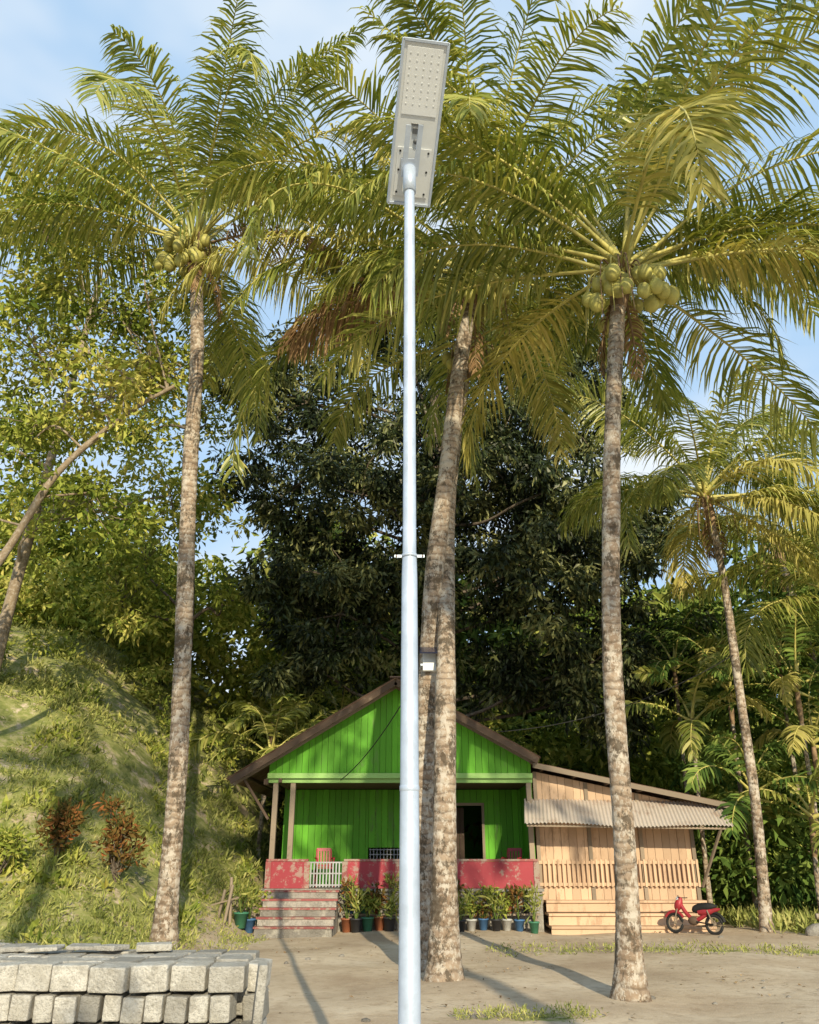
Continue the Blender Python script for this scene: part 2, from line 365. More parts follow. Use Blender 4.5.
def grass_field():
    rng=R(5); mb=MB()
    def field(n,x0,x1,y0,y1,l,w,mat,mask=None,up=1.1,k_=7):
        x=rng.uniform(x0,x1,n); y=rng.uniform(y0,y1,n)
        if mask is not None: k=mask(x,y); x=x[k];y=y[k]
        C=np.stack([x,y,H(x,y)+.01],1); leaves(mb,C,k_,.10,l,w,mat,rng,0,up)
    pat=lambda x,y:(np.sin(x*1.3+y*.6)+np.sin(y*1.1-x*.7)+rng.normal(size=len(x))*.8>-.2)
    pat2=lambda x,y:(np.sin(x*2.1+y*.9+1)+np.sin(y*1.9-x*1.3)+rng.normal(size=len(x))*.5>1.0)
    field(7000,-18,-3.9,13.5,24,.17,.028,M['grass'],pat,.9)
    field(3000,-22,-3.9,22,32,.24,.05,M['grass'],pat,.8)
    field(2200,-16,-4.2,14,27,.26,.09,M['leafL'],pat2,.5)
    field(1600,-16,-4.2,14,27,.34,.04,M['grass'],pat2,1.1)
    field(1100,7.8,18,19.5,26,.35,.06,M['grass'])
    field(110,.5,2.0,9.75,10.15,.07,.014,M['grass'],None,.7)
    field(330,1.5,12,15.8,17.0,.09,.02,M['grass'],None,.7)
    field(350,-5,-3.0,12.5,20,.10,.02,M['grass'],None,.7)
    mb.obj('grass')
    mb=MB(); n=1500; x=rng.uniform(-7,12,n); y=rng.uniform(8.5,21,n); k=(np.sin(x*1.7)+np.sin(y*1.3+x)+rng.normal(size=n)>.3)
    C=np.stack([x[k],y[k],H(x[k],y[k])+.015],1); leaves(mb,C,3,.25,.08,.035,M['litter'],rng,0,0)
    V=mb.V[0]; V[:,2]=np.clip(V[:,2],None,H(V[:,0],V[:,1])+.03); V[:,2]=np.maximum(V[:,2],H(V[:,0],V[:,1])+.006)
    mb.obj('leaf_litter')
grass_field()

# ---------------------------------------------------------------- main palms
palm('coconut_palm',[(-4.19,15.5,h(-4.19,15.5)-.1),(-4.27,15.5,3),(-4.5,15.5,6.3),(-4.72,15.5,9.4),(-4.87,15.5,12.25),(-5.2,15.5,15.0)],.18,.145,20,6.6,11,
     extra=[(3.3,.75,6.2,1.3,'g'),(2.7,.35,5.6,1.4,'g'),(0.2,.95,6,1.1,'g'),(5.9,-.05,4.2,1.0,'d'),(-1.2,.9,6,1,'g'),(3.6,.2,4.8,1.4,'g'),(-.5,1.1,6.6,.8,'g')],dead=3,nuts=30)
palm('coconut_palm',[(.16,14,-.1),(.24,14,2.43),(.41,14,5.84),(.73,14,8.46),(1.09,14,11.2),(1.34,14,12.8)],.175,.155,23,6.9,23,
     extra=[(3.25,.3,5.4,1.5,'g'),(2.95,.15,4.6,1.2,'d'),(3.3,.75,6.4,1.5,'g'),(.1,.55,6,1.6,'g'),(-1.9,.95,6.4,1.2,'g'),(-.6,.8,6.2,1.3,'g'),(3.05,-.05,4.2,.9,'d'),(.0,.95,6.6,1.4,'g'),(-1.2,1.15,7,.7,'g')],nuts=44)
palm('coconut_palm',[(.47,12.6,-.1),(.51,12.8,1.5),(.60,13.3,4.3),(.84,15.3,8.6),(1.42,16.4,12.8)],.20,.12,11,5,37,nuts=12)
palm('coconut_palm',[(2.68,11.3,-.1),(2.79,11.3,1.65),(2.88,11.3,4.28),(3.2,11.3,7.49),(3.5,11.3,9.74),(3.66,11.3,10.7)],.145,.12,18,6.2,44,
     extra=[(.1,.6,6.4,1.7,'g'),(-.1,.2,5.6,1.4,'g'),(.25,.85,6.8,1.5,'g'),(-.35,.0,5.4,1.2,'y'),(.0,.35,6.2,1.6,'g'),(3.2,.35,4.8,1.5,'g'),(-1.2,.9,6,1.2,'g'),(-.2,.75,6.8,1.7,'g')],nuts=26,flare=1.9)
palm('coconut_palm',[(7.9,20,-.1),(8.1,20,2.6),(8.15,20,5.3),(8.2,20,8.3),(8.1,20,10.2)],.12,.085,14,4.8,55,
     extra=[(-.9,-.7,5.4,.7,'y'),(-1.1,-.3,5.0,1.1,'y'),(0,.1,4.8,1.4,'g'),(-2.2,.2,4.2,1.5,'g'),(3.2,.3,3.8,1.5,'g'),(-.3,.1,5,1.4,'g')],nuts=0,yel=.2)
palm('coconut_palm',[(13.0,21.5,-.1),(12.7,21.5,4),(12.2,21.5,7.8)],.17,.13,18,5.6,131,nuts=0)
palm('coconut_palm',[(14.0,27,-.1),(13.8,27,6),(13.2,27,11.5)],.17,.13,15,5.6,132,nuts=0)
palm('coconut_palm',[(4.6,-7,0),(4.8,-7,7),(5.1,-7.3,15)],.19,.14,17,5.2,61,m=44,w=.07)  # unseen palm behind the camera, added to dapple the house front
palm('coconut_palm',[(-1.5,-9,0),(-1.6,-9,6),(-1.8,-9,14.5)],.19,.14,13,5.2,62,m=40,w=.07)  # another palm out of view behind the camera, added for its dappled shadow
palm('coconut_palm',[(-8.6,-1,0),(-8.7,-1,6),(-9.2,-1,12.0)],.19,.14,11,4.6,63,m=40,w=.06)  # out of frame to the left, added to cast shade on the hillside

# ---------------------------------------------------------------- broadleaf trees
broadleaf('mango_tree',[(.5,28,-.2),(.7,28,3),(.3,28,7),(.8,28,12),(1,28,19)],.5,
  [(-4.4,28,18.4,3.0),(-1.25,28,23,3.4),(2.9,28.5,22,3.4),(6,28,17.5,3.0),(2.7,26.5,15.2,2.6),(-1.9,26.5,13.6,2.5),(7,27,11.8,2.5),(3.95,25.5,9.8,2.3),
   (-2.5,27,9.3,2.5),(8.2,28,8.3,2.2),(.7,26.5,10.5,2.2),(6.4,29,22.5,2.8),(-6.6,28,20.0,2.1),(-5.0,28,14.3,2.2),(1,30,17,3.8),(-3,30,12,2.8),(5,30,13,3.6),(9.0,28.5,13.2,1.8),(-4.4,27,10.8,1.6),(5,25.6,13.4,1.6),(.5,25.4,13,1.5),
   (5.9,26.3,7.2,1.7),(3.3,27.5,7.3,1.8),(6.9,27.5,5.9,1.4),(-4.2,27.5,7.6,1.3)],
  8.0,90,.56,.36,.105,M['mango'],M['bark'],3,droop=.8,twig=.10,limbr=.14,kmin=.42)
broadleaf('broadleaf_tree',[(-10.6,16,h(-10.6,16)-.2),(-9.8,16,5.2),(-8.6,16,7.4),(-7.75,16,9.4),(-6.4,16,10.9),(-5.45,16,11.6)],.12,
  [(-9.2,16.5,13,2.1),(-7.3,16.8,14.6,1.7),(-9.8,17,17,2.0),(-6.5,16.5,12.6,1.2),(-10.5,16,9.5,1.7),(-8.4,17,18.2,1.4),(-7.4,17.2,9.2,1.3),(-8.6,16.2,10.8,1.3),(-6.7,15.8,11.2,1.1),(-5.7,16.4,12.2,.9)],
  10,42,.5,.22,.10,M['leafL'],M['barkl'],8,droop=.3,lo=.2,twig=.7,limbr=.25)
broadleaf('broadleaf_tree',[(-11.5,22,h(-11.5,22)-.2),(-11.2,22,10),(-10.8,22,15),(-10.5,22,20)],.2,
  [(-11.5,22,19,2.5),(-9,22.5,15.5,2.0),(-12.5,23,14,2.6),(-8.2,23,20.5,1.7),(-13,22,24,2.3),(-9,22,24.5,1.7),(-7.3,23,12,1.7),(-10.5,22,11,2.0)],
  7,36,.55,.26,.11,M['leafL'],M['barkl'],9,droop=.4,lo=.2,twig=.6,limbr=.3)
broadleaf('broadleaf_tree',[(-7.5,27,h(-7.5,27)-.2),(-7.6,27,9),(-8,27,14),(-8.2,27,19)],.2,
  [(-7.6,27,13.6,1.8),(-9.6,27.5,11.5,2.1),(-8.2,28,18.2,1.7),(-11,28,17,2.0),(-6.6,27.5,10.0,1.4),(-10,27,9.5,2.0)],
  7,42,.55,.3,.12,M['leafL'],M['bark'],10,droop=.4,lo=.2,twig=.5)
for i,(x,y,hh) in enumerate([(1.8,-11,5.0),(8.5,-13,5.6)]):  # unseen trees behind the camera, added to throw patchy shade on the ground
    broadleaf('broadleaf_tree',[(x,y,-.1),(x+.2,y,2),(x,y+.2,hh*.9)],.22,[(x-1.4,y,hh,1.8),(x+1.5,y+.3,hh+.4,1.8),(x,y-.3,hh+1.5,1.6)],6,20,.7,.34,.16,M['leafM'],M['bark'],20+i,twig=.2)

def mass(name,lobes,dens,nper,spread,L,W,mat,seed,droop=.4,trunks=True):
    rng=R(seed); mb=MB(); C=clumps(lobes,dens,rng,lo=.5); leaves(mb,C,nper,spread,L,W,mat,rng,droop)
    if trunks:
        for (x,y,z,r) in lobes:
            zb=h(x,y)
            if z>3: tube(mb,catmull([(x,y,zb-.2),(x+.3,y,(z+zb)/2),(x+rng.normal()*.4,y,z+r*.4)],4),np.linspace(.16,.05,9),M['barkl'],6)
    return mb.obj(name)
rng=R(77)
lob=[]
for x in np.arange(-34,46,4.2):
    for y,zt in ((40,11),(46,17)):
        xx=x+rng.normal()*1.2; zt2=zt+rng.normal()*2+(1 if x<-16 else 0)+(-6 if -15<x<-5 else 0)
        z=2+h(xx,y)*.6
        while z<zt2: lob.append((xx+rng.normal()*.8,y+rng.normal()*1.2,z,3.2+rng.random())); z+=4
mass('forest',lob,3.2,32,1.3,.75,.36,M['leafM'],78)
lob=[(x+rng.normal()*.5,31+rng.normal()*1.5,h(x,31)+.9+rng.random()*1.5,1.6+rng.random()*.8) for x in np.arange(-20,14,1.9)]
lob+=[(x+rng.normal()*.5,34+rng.normal(),h(x,34)*.9+4+rng.random()*2,2+rng.random()) for x in np.arange(-22,16,2.6)]
mass('undergrowth',lob,8,32,.7,.4,.17,M['leafL'],79,trunks=False)
lob=[(x+rng.normal()*.4,24.5+rng.normal()*1.2,.9+rng.random()*1.8,1.2+rng.random()*.7) for x in np.arange(8.6,20,1.2)]
lob+=[(10.5,27,5,2.2),(13,27,6.5,2.6),(16,27,8,3),(18.5,28,6,3),(11.5,29,8.5,2.4)]
mass('undergrowth',lob,8,30,.6,.38,.16,M['fern'],80,trunks=False)
lob=[(x,y,h(x,y)+.3,.7+rng.random()*.5) for x,y in [(-13,23),(-14.5,24),(-11.8,26),(-9.5,28),(-16,24),(-8,27.5),(-6.8,28.5),(-15.5,20)]]
mass('hillside_bushes',lob,16,34,.35,.24,.1,M['leafL'],81,trunks=False)

def areca(x,y,ht,seed,nf=9,L=2.2,n=1,lm='fern'):
    palm('areca_palm',[(x,y,h(x,y)-.1),(x+.05,y,ht*.5+h(x,y)*.5),(x+.15,y,ht)],.07,.05,nf,L,seed,nuts=0,dead=0,leaf=.6,hang=.6,flare=1.3,lm=lm,emin=.0,m=30,w=.07,skirt=False)
for i,(x,y,ht) in enumerate([(7.9,23.5,4.6),(8.8,22.3,2.6),(9.3,24,5.6),(10.0,21.8,2.0),(9.9,25.5,7.2),(11,23,4.0),(-3.9,27.5,4.5),(-2.7,29.5,5.5),(8.6,26.5,6.8),(-5.0,29,5.6),(-4.6,26.5,4.0),(10.6,22.5,5.4),(11.2,24.6,6.6)]):
    areca(x,y,ht,100+i,L=2.4+.3*(i%3),lm='palmleaf' if x<0 or i%3==0 else 'fern')

def shrub(name,x,y,ht,w,mat,seed):
    rng=R(seed); mb=MB(); z=h(x,y)
    C=[]
    for i in range(14):
        a=rng.random()*6.28; r=w*rng.random()**.5; q=np.array([x+cos(a)*r,y+sin(a)*r,z+ht*(.25+.75*rng.random())])
        tube(mb,catmull([(x,y,z-.05),(x+cos(a)*r*.6,y+sin(a)*r*.6,z+ht*.3),q],4),np.linspace(.02,.006,9),M['bark'],4); C.append(q)
    leaves(mb,C,38,.24,.17,.06,mat,rng,.2,.3); return mb.obj(name)
shrub('croton_shrub',-5.65,17,1.5,.38,M['leafR'],5)
shrub('croton_shrub',-6.7,16.6,.9,.22,M['leafR'],6)
shrub('shrub',-7.4,15.8,.7,.3,M['leafL'],7)

# ---------------------------------------------------------------- street lamp
def lamp():
    E=empty('solar_street_lamp'); E.location=(0,5.1,0)
    mb=MB()
    lathe(mb,(0,0,0),[(.066,.02),(.062,.75),(.052,3.3),(.049,3.42)],M['galv'],24)
    lathe(mb,(0,0,0),[(.049,3.42),(.046,3.46),(.042,6.55),(.041,6.9),(0,6.902)],M['galv'],24)
    mb.obj('pole',E)
    mb=MB(); box(mb,(0,0,.012),(.32,.32,.02),M['galv'])
    for a in(-.12,.12):
        for b in(-.12,.12): tube(mb,[(a,b,0),(a,b,.09)],.012,M['galv'],6)
    for k in range(4):
        a=k*pi/2+.785; box(mb,(cos(a)*.1,sin(a)*.1,.1),(.09,.008,.16),M['galv'],(0,0,a))
    mb.obj('base_plate',E)
    mb=MB()
    lathe(mb,(0,0,3.44),[(.047,0),(.053,0),(.053,.022),(.047,.022)],M['galv'],24)
    for s in(-1,1):
        box(mb,(s*.076,0,3.451),(.05,.008,.018),M['galv']); tube(mb,[(s*.088,-.014,3.451),(s*.088,.014,3.451)],.006,M['woodg'],6)
    lathe(mb,(0,0,1.95),[(.057,0),(.06,.005),(.06,.03),(.057,.035)],M['galv'],24)
    mb.obj('clamp_band',E)
    mb=MB()
    lathe(mb,(0,0,6.66),[(.043,0),(.053,0),(.053,.26),(0,.261)],M['galv'],20)
    for s in(-.05,.05): bar(mb,(s,.05,6.90),(s+.045,-.27,7.12),.04,.03,M['galv'])
    box(mb,(.0,0,6.935),(.14,.14,.03),M['galv'],(radians(-34),0,0))
    mb.obj('mounting_bracket',E)
    hd=MB(); Wh=.36
    def hb(x0,x1,y0,y1,z0,z1,m): bx(hd,x0,x1,y0,y1,z0,z1,m)
    hb(-Wh/2,Wh/2,-.85,.36,0,.035,M['lampgrey'])
    for s in(-1,1): hb(s*Wh/2-.010,s*Wh/2+.010,-.87,.38,-.012,.045,M['galv'])
    hb(-Wh/2,Wh/2,-.874,-.852,-.012,.045,M['galv']); hb(-Wh/2,Wh/2,.362,.384,-.012,.045,M['galv'])
    hb(-Wh/2+.015,Wh/2-.015,-.83,.35,.036,.042,M['solar'])
    hb(-.145,.145,-.82,-.33,-.007,-.001,M['led'])
    for i in range(8):
        for j in range(5):
            hb(-.122+j*.0575,-.108+j*.0575,-.78+i*.052,-.768+i*.052,-.0095,-.0075,M['lampgrey'])
    hb(-.05,.05,-.27,-.25,-.01,-.001,M['lampdark']); hb(-.035,.035,-.235,-.19,-.01,-.001,M['lampdark'])
    ball(hd,(0,-.13,-.008),(.022,.022,.016),M['lampdark'])
    hb(-.145,.145,-.08,.31,-.009,-.001,M['lampgrey'])
    for a in(-.12,.12):
        for b in(-.05,.1,.28): ball(hd,(a,b,-.011),(.010,.010,.005),M['black'])
    o=hd.obj('lamp_head',E); o.location=(.035,0,7.04); o.rotation_euler=(radians(-34),0,radians(8))
    bv=o.modifiers.new('b','BEVEL'); bv.width=.003; bv.segments=1
lamp()

# ---------------------------------------------------------------- block stack
def blocks():
    rng=R(12); mb=MB()
    def row(z,hh,wd,y,dep,x0,x1,jit=.012,rz=.04):
        x=x0
        while x<x1:
            w=wd*(.85+.22*rng.random())
            box(mb,(x+w/2,y+rng.normal()*jit,z+hh/2+rng.normal()*.004),(w-.018,dep,hh-.012-.012*rng.random()),M['block'],(rng.normal()*.02,rng.normal()*.025,rng.normal()*rz)); x+=w
    for d in range(4):
        y=6.3+d*.25; x1=-1.12-.04*d
        row(0,.2,.40,y,.235,-5,x1); row(.2,.2,.2,y,.235,-5,x1); row(.4,.17,.155,y,.235,-5,x1); row(.575,.17,.155,y,.235,-5.07,x1-.06)
        row(.75,.175,.27,y,.23,-5,x1-.04,.02,.07)
    row(.93,.05,.24,6.9,.2,-5,-2.2,.06,.15)
    box(mb,(-1.95,6.95,.955),(.26,.18,.05),M['block'],(0,0,.3))
    for k in range(5): box(mb,(-1.05-.01*k,6.42+k*.05,.09+.18*k),(.13,.36,.17),M['block'],(0,.05*rng.normal(),.07*rng.normal()))
    box(mb,(-1.02,6.22,.45),(.06,.2,.95),M['block'],(0,.06,.2))
    o=mb.obj('concrete_block_stack'); bv=o.modifiers.new('b','BEVEL'); bv.width=.010; bv.segments=2
blocks()

# ---------------------------------------------------------------- house
def zroof(x):
    return 3.35+(x+4.3)*(5.72-3.35)/(3.95) if x<-.35 else 5.72-(x+.35)*(5.72-3.8)/(3.5)
def corr(mb,A,B,C_,mat,pitch=.075,amp=.016,nseg=4,drop=.0):
    A=np.array(A,float);B=np.array(B,float);C=np.array(C_,float)
    L=np.linalg.norm(B-A); nu=int(L/pitch*6); u=np.linspace(0,1,nu+1); v=np.linspace(0,1,nseg+1)
    nrm=np.cross(B-A,C-A); nrm/=np.linalg.norm(nrm)
    uu,vv=np.meshgrid(u,v)
    P=A+uu[...,None]*(B-A)+vv[...,None]*(C-A)+nrm*(amp*np.sin(uu*L/pitch*2*pi)+drop*np.sin(uu*9)*(1-vv))[...,None]
    n=nu+1; i=np.arange(nseg)[:,None]*n; j=np.arange(nu)[None,:]; F=np.stack([i+j,i+j+1,i+n+j+1,i+n+j],-1).reshape(-1,4)
    mb.add(P,F,mat,True)
def boards(mb,x0,x1,zb,zt,y,w,mat,rng,th=.025,gap=.008):
    x=x0
    while x<x1-.01:
        ww=min(w*(.92+.16*rng.random()),x1-x); a,b=x+gap/2,x+ww-gap/2; dy=rng.normal()*.004
        za,zb2=(zt(a),zt(b)) if callable(zt) else (zt,zt)
        z0=zb(a) if callable(zb) else zb
        V=[(a,y+dy,z0),(b,y+dy,z0),(b,y+dy,zb2),(a,y+dy,za),(a,y+dy+th,z0),(b,y+dy+th,z0),(b,y+dy+th,zb2),(a,y+dy+th,za)]
        mb.add(V,[[0,1,2,3],[5,4,7,6],[4,0,3,7],[1,5,6,2],[3,2,6,7],[4,5,1,0]],mat); x+=ww
def house():
    rng=R(9); E=empty('wooden_house')
    Y0=20.9; YB=23.2; YE=28.5; xl,xr=-3.4,3.05; zf=.87
    mb=MB()
    bx(mb,xl-.05,xr+.05,Y0-.1,YE,-.2,zf-.06,M['conc']); bx(mb,xl-.12,xr+.1,Y0-.17,Y0+.1,zf-.058,zf+.0,M['conc'])
    bx(mb,xl-.02,xr+.02,Y0+.11,YE-.1,zf-.058,zf+.002,M['conc'])
    mb.obj('foundation',E)
    mb=MB()
    def par(a,b,y=Y0): bx(mb,a,b,y,y+.1,zf+.004,1.46,M['red']); bx(mb,a-.01,b+.01,y-.02,y+.12,1.463,1.51,M['redstep'])
    par(xl,-2.42); par(-1.55,xr)
    bx(mb,xl,xl+.1,Y0+.13,YB-.1,zf+.004,1.46,M['red'])
    for x in (xl-.02,-2.50,-1.60,-.35,.9,xr-.1):
        bx(mb,x,x+.13,Y0-.03,Y0-.005,zf+.006,1.455,M['redstep'])
    mb.obj('parapet',E)
    mb=MB()
    for x in np.arange(-2.36,-1.6,.075): bx(mb,x,x+.03,Y0+.02,Y0+.04,zf+.03,1.44,M['lattice'])
    for z in (.93,1.18,1.42): bx(mb,-2.4,-1.57,Y0+.042,Y0+.065,z,z+.03,M['lattice'])
    mb.obj('gate',E)
    mb=MB()
    for k in np.arange(0,1.0,.09):
        bx(mb,-1.05+k,-1.03+k,YB-.05,YB-.035,1.0,1.75,M['lattice'])
    for z in np.arange(1.0,1.76,.12): bx(mb,-1.07,-.1,YB-.033,YB-.018,z,z+.02,M['lattice'])
    mb.obj('window_grille',E)
    mb=MB()
    for k in range(5):
        zt=zf-.02-k*.165; bx(mb,-3.3,-1.65,Y0-.19-.3*(k+1),Y0-.175-.3*k+.0,-.1,zt-.04,M['conc']); bx(mb,-3.33,-1.62,Y0-.21-.3*(k+1),Y0-.19-.3*k,zt-.038,zt,M['redstep'])
    mb.obj('front_steps',E)
    mb=MB()
    for x in (xl+.02,-2.95,-.05,2.9):
        bx(mb,x,x+.12,Y0+.13,Y0+.25,zf,3.25,M['woodg'])
    bx(mb,-3.55,xr,Y0+.1,Y0+.22,3.25,3.36,M['greenl'])
    bx(mb,-3.6,-3.5,Y0,YB,3.2,3.33,M['woodd'])
    bar(mb,(-3.2,Y0+.0,3.3),(-3.3,YB+.2,3.3),.08,.1,M['woodd'])
    bar(mb,(-3.45,Y0+.05,2.4),(-4.05,Y0-.2,3.3),.06,.06,M['woodd'])
    mb.obj('porch_frame',E)
    mb=MB()
    boards(mb,-3.5,xr-.02,3.365,lambda x:zroof(x)-.10,Y0+.08,.16,M['green'],rng)
    mb.obj('gable_wall',E)
    mb=MB()
    bx(mb,-3.52,xr,Y0+.02,Y0+.06,3.35,3.47,M['greenl'])
    for (a,b) in (((-4.35,3.30),(-.35,5.70)),((-.35,5.70),(3.15,3.78))):
        bar(mb,(a[0],20.42,a[1]-.05),(b[0],20.42,b[1]-.05),.03,.19,M['woodd'])
        bar(mb,(a[0],20.9,a[1]-.10),(b[0],20.9,b[1]-.10),.06,.08,M['woodg'])
    for k in range(6):
        x=-4.1+k*.72; bar(mb,(x,20.45,zroof(x)-.07),(x,YE,zroof(x)-.07),.05,.06,M['woodd'])
        x=.2+k*.56; bar(mb,(x,20.45,zroof(x)-.07),(x,YE,zroof(x)-.07),.05,.06,M['woodd'])
    mb.obj('roof_frame',E)
    mb=MB()
    corr(mb,(-4.42,YE+.3,3.28),(-4.42,20.38,3.28),(-.35,YE+.3,5.72),M['tinrust']); corr(mb,(-.35,YE+.3,5.72),(-.35,20.38,5.72),(3.2,YE+.3,3.78),M['tinrust'])
    bar(mb,(-.35,20.36,5.75),(-.35,YE+.3,5.75),.3,.03,M['tinrust'])
    mb.obj('tin_roof',E)
    mb=MB()
    boards(mb,xl,-1.2+.1,zf+.005,3.24,YB,.17,M['green'],rng); boards(mb,-.05,1.15,zf+.005,3.24,YB,.17,M['green'],rng)
    boards(mb,-1.1,-.05,1.78,3.24,YB,.17,M['green'],rng); boards(mb,-1.1,-.05,zf+.005,.98,YB,.17,M['green'],rng)
    boards(mb,1.15,1.95,2.85,3.24,YB,.17,M['green'],rng); boards(mb,1.95,xr,zf+.005,3.24,YB,.17,M['green'],rng)
    bx(mb,xl,xl+.03,YB+.03,YE,zf,3.3,M['green']); bx(mb,xl,xr,YE-.05,YE-.02,0,3.3,M['green']); bx(mb,xr-.03,xr,Y0+.26,YE-.06,zf,3.3,M['green'])
    boards(mb,xl,xr,3.3,lambda x:zroof(x)-.1,YE-.05,.2,M['green'],rng)
    bx(mb,xl+.05,xr-.05,Y0+.3,YE-.1,3.262,3.28,M['woodd'])
    mb.obj('walls',E)
    mb=MB()
    for x in(1.08,1.95): bx(mb,x,x+.07,YB-.03,YB-.003,zf,2.9,M['woodg'])
    bx(mb,1.15,1.95,YB-.03,YB-.003,2.83,2.9,M['woodg'])
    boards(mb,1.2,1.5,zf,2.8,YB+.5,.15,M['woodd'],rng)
    mb.obj('door',E)
    mb=MB()
    ax0,ax1=xr+.06,6.95; ya=21.2
    zt=lambda x:3.62-(x-3.1)*.205
    boards(mb,ax0,ax1,.62,lambda x:zt(x)-.08,ya,.19,M['wood'],rng)
    bx(mb,ax1-.03,ax1,ya+.03,26,.3,2.8,M['wood']); bx(mb,ax0,ax1,26,26.03,.0,2.8,M['wood'])
    for x in(ax0-.02,4.35,5.6,ax1-.1): bx(mb,x,x+.09,ya-.05,ya-.006,.3,zt(x)-.1,M['woodg'])
    for z in(.92,1.40): bx(mb,ax0,ax1,ya-.075,ya-.053,z,z+.07,M['wood'])
    for x in np.arange(ax0+.1,ax1,.115): bx(mb,x,x+.05,ya-.1,ya-.078,.9,1.5,M['wood'])
    bx(mb,4.5,5.5,ya-.03,ya-.004,2.28,2.34,M['woodg'])
    mb.obj('annex_wall',E)
    mb=MB()
    for k,(z,y) in enumerate(((.62,20.85),(.36,20.6),(.12,20.3))):
        bx(mb,3.2,ax1-.0-.02*k,y,ya-.01-.001*k,z-.05,z,M['wood']); bx(mb,3.2,ax1-.03*k,y+.05,y+.08,z-.24,z-.053,M['wood'])
    mb.obj('timber_platform',E)
    mb=MB()
    corr(mb,(3.0,26.5,3.72),(3.0,20.75,3.72),(7.75,26.5,2.76),M['tinrust'])
    bar(mb,(3.05,20.72,3.64),(7.75,20.72,2.69),.03,.12,M['woodg'])
    for k in range(6):
        x=3.3+k*.8; bar(mb,(x,20.8,zt(x)-.02),(x,26.3,zt(x)-.02),.05,.06,M['woodd'])
    mb.obj('annex_roof',E)
    mb=MB()
    corr(mb,(2.68,20.1,2.27),(7.55,20.1,2.20),(2.85,21.18,2.88),M['tin'],.09,.018,drop=.035)
    bar(mb,(2.75,20.22,2.24),(7.5,20.22,2.17),.05,.05,M['woodg'])
    for x in(3.2,4.7,6.2,7.2): bar(mb,(x,20.2,2.22),(x,21.15,2.76),.04,.05,M['woodg'])
    bar(mb,(7.3,20.2,2.2),(6.98,21.1,.9),.05,.05,M['woodg'])
    mb.obj('corrugated_awning',E)
house()

mb=MB()
def wire(a,b,sag,n=14):
    t=np.linspace(0,1,n)[:,None]; Pp=np.array(a)*(1-t)+np.array(b)*t; Pp[:,2]-=(4*sag*t*(1-t))[:,0]; tube(mb,Pp,.011,M['black'],5)
wire((.35,13.85,4.8),(-1.7,20.85,3.3),.25); wire((2.0,20.5,4.4),(8.1,19.9,6.2),.4)
mb.obj('overhead_wire')
mb=MB(); box(mb,(.34,13.75,4.65),(.22,.12,.3),M['lampgrey']); box(mb,(.34,13.62,4.83),(.34,.4,.025),M['solar'],(radians(25),0,0)); bar(mb,(.34,13.9,4.6),(.34,13.7,4.6),.3,.03,M['galv'])
mb.obj('junction_box')

# ---------------------------------------------------------------- props
def chair(x,y,z,rot):
    mb=MB(); m=M['redpl']
    box(mb,(0,0,.43),(.42,.42,.025),m)
    for a in(-.19,.19):
        tube(mb,catmull([(a*1.15,-.21,0),(a,-.18,.42),(a*1.08,-.2,.64)],4),.018,m,8); tube(mb,catmull([(a*1.15,.24,0),(a,.2,.42),(a*.95,.27,.86)],4),.018,m,8)
        tube(mb,catmull([(a*1.08,-.2,.64),(a*1.25,0,.66),(a,.23,.64)],4),.02,m,8)
    for k in range(5): box(mb,(-.14+k*.07,.245,.65),(.04,.012,.36),m,(radians(-9),0,0))
    box(mb,(0,.275,.85),(.36,.02,.07),m,(radians(-9),0,0)); box(mb,(0,.215,.48),(.36,.02,.05),m)
    o=mb.obj('plastic_chair'); o.location=(x,y,z); o.rotation_euler=(0,0,rot)
chair(-2.1,21.7,.875,.2); chair(2.55,21.8,.875,-.4)

def pot(x,y,z,i,big=1.0):
    rng=R(300+i); mb=MB(); hp=.22*big; r=.12*big
    lathe(mb,(0,0,0),[(0,.005),(r*.7,.0),(r,hp),(r*1.1,hp),(r*1.1,hp+.03),(r*.95,hp+.03),(r*.9,hp-.02),(0,hp-.02)],M['potcols'][(i*3+i//4)%5],14)
    ht=(.25+.5*rng.random())*big; kind=i%3; C=[]
    for k in range(6):
        a=rng.random()*6.28; q=np.array([cos(a)*.12*big,sin(a)*.12*big,hp+ht*(.3+.7*rng.random())]); tube(mb,[(0,0,hp-.03),(q[0]*.5,q[1]*.5,hp+ht*.3),q],[.01,.008,.004],M['fern'],4,caps=False); C.append(q)
    if kind==0: leaves(mb,C,11,.10,.24*big,.045,M['palmleaf'],rng,-.2,.4)
    elif kind==1: leaves(mb,C,16,.12,.12,.06,M['leafL'],rng,.1,.2)
    else: leaves(mb,C,14,.12,.14,.055,M['leafR'],rng,.1,.3)
    o=mb.obj('potted_plant'); o.location=(x,y,z)
xs=[-3.6,-3.35,-1.42,-1.2,-.95,-.68,-.45,-.2,.85,1.15,1.4,1.68,1.95,2.2,2.5,2.8]
for i,x in enumerate(xs):
    yy=20.35+.25*((i*7)%3)/2; pot(x,yy-.1,h(x,yy)+.0,i,1.15 if x<0 else .95)
mb=MB(); bx(mb,-1.5,3.0,20.57,20.72,.32,.36,M['woodg'])
for x in(-1.4,0,1.4,2.85): bx(mb,x,x+.08,20.59,20.70,-.05,.318,M['woodg'])
mb.obj('plant_bench')
for i,x in enumerate([-1.35,-1.05,-.75,-.4,.7,1.05,1.5,1.85,2.3,2.7]): pot(x,20.65,.362,60+i,.75)
pot(-3.75,20.0,h(-3.75,20),81,1.3)

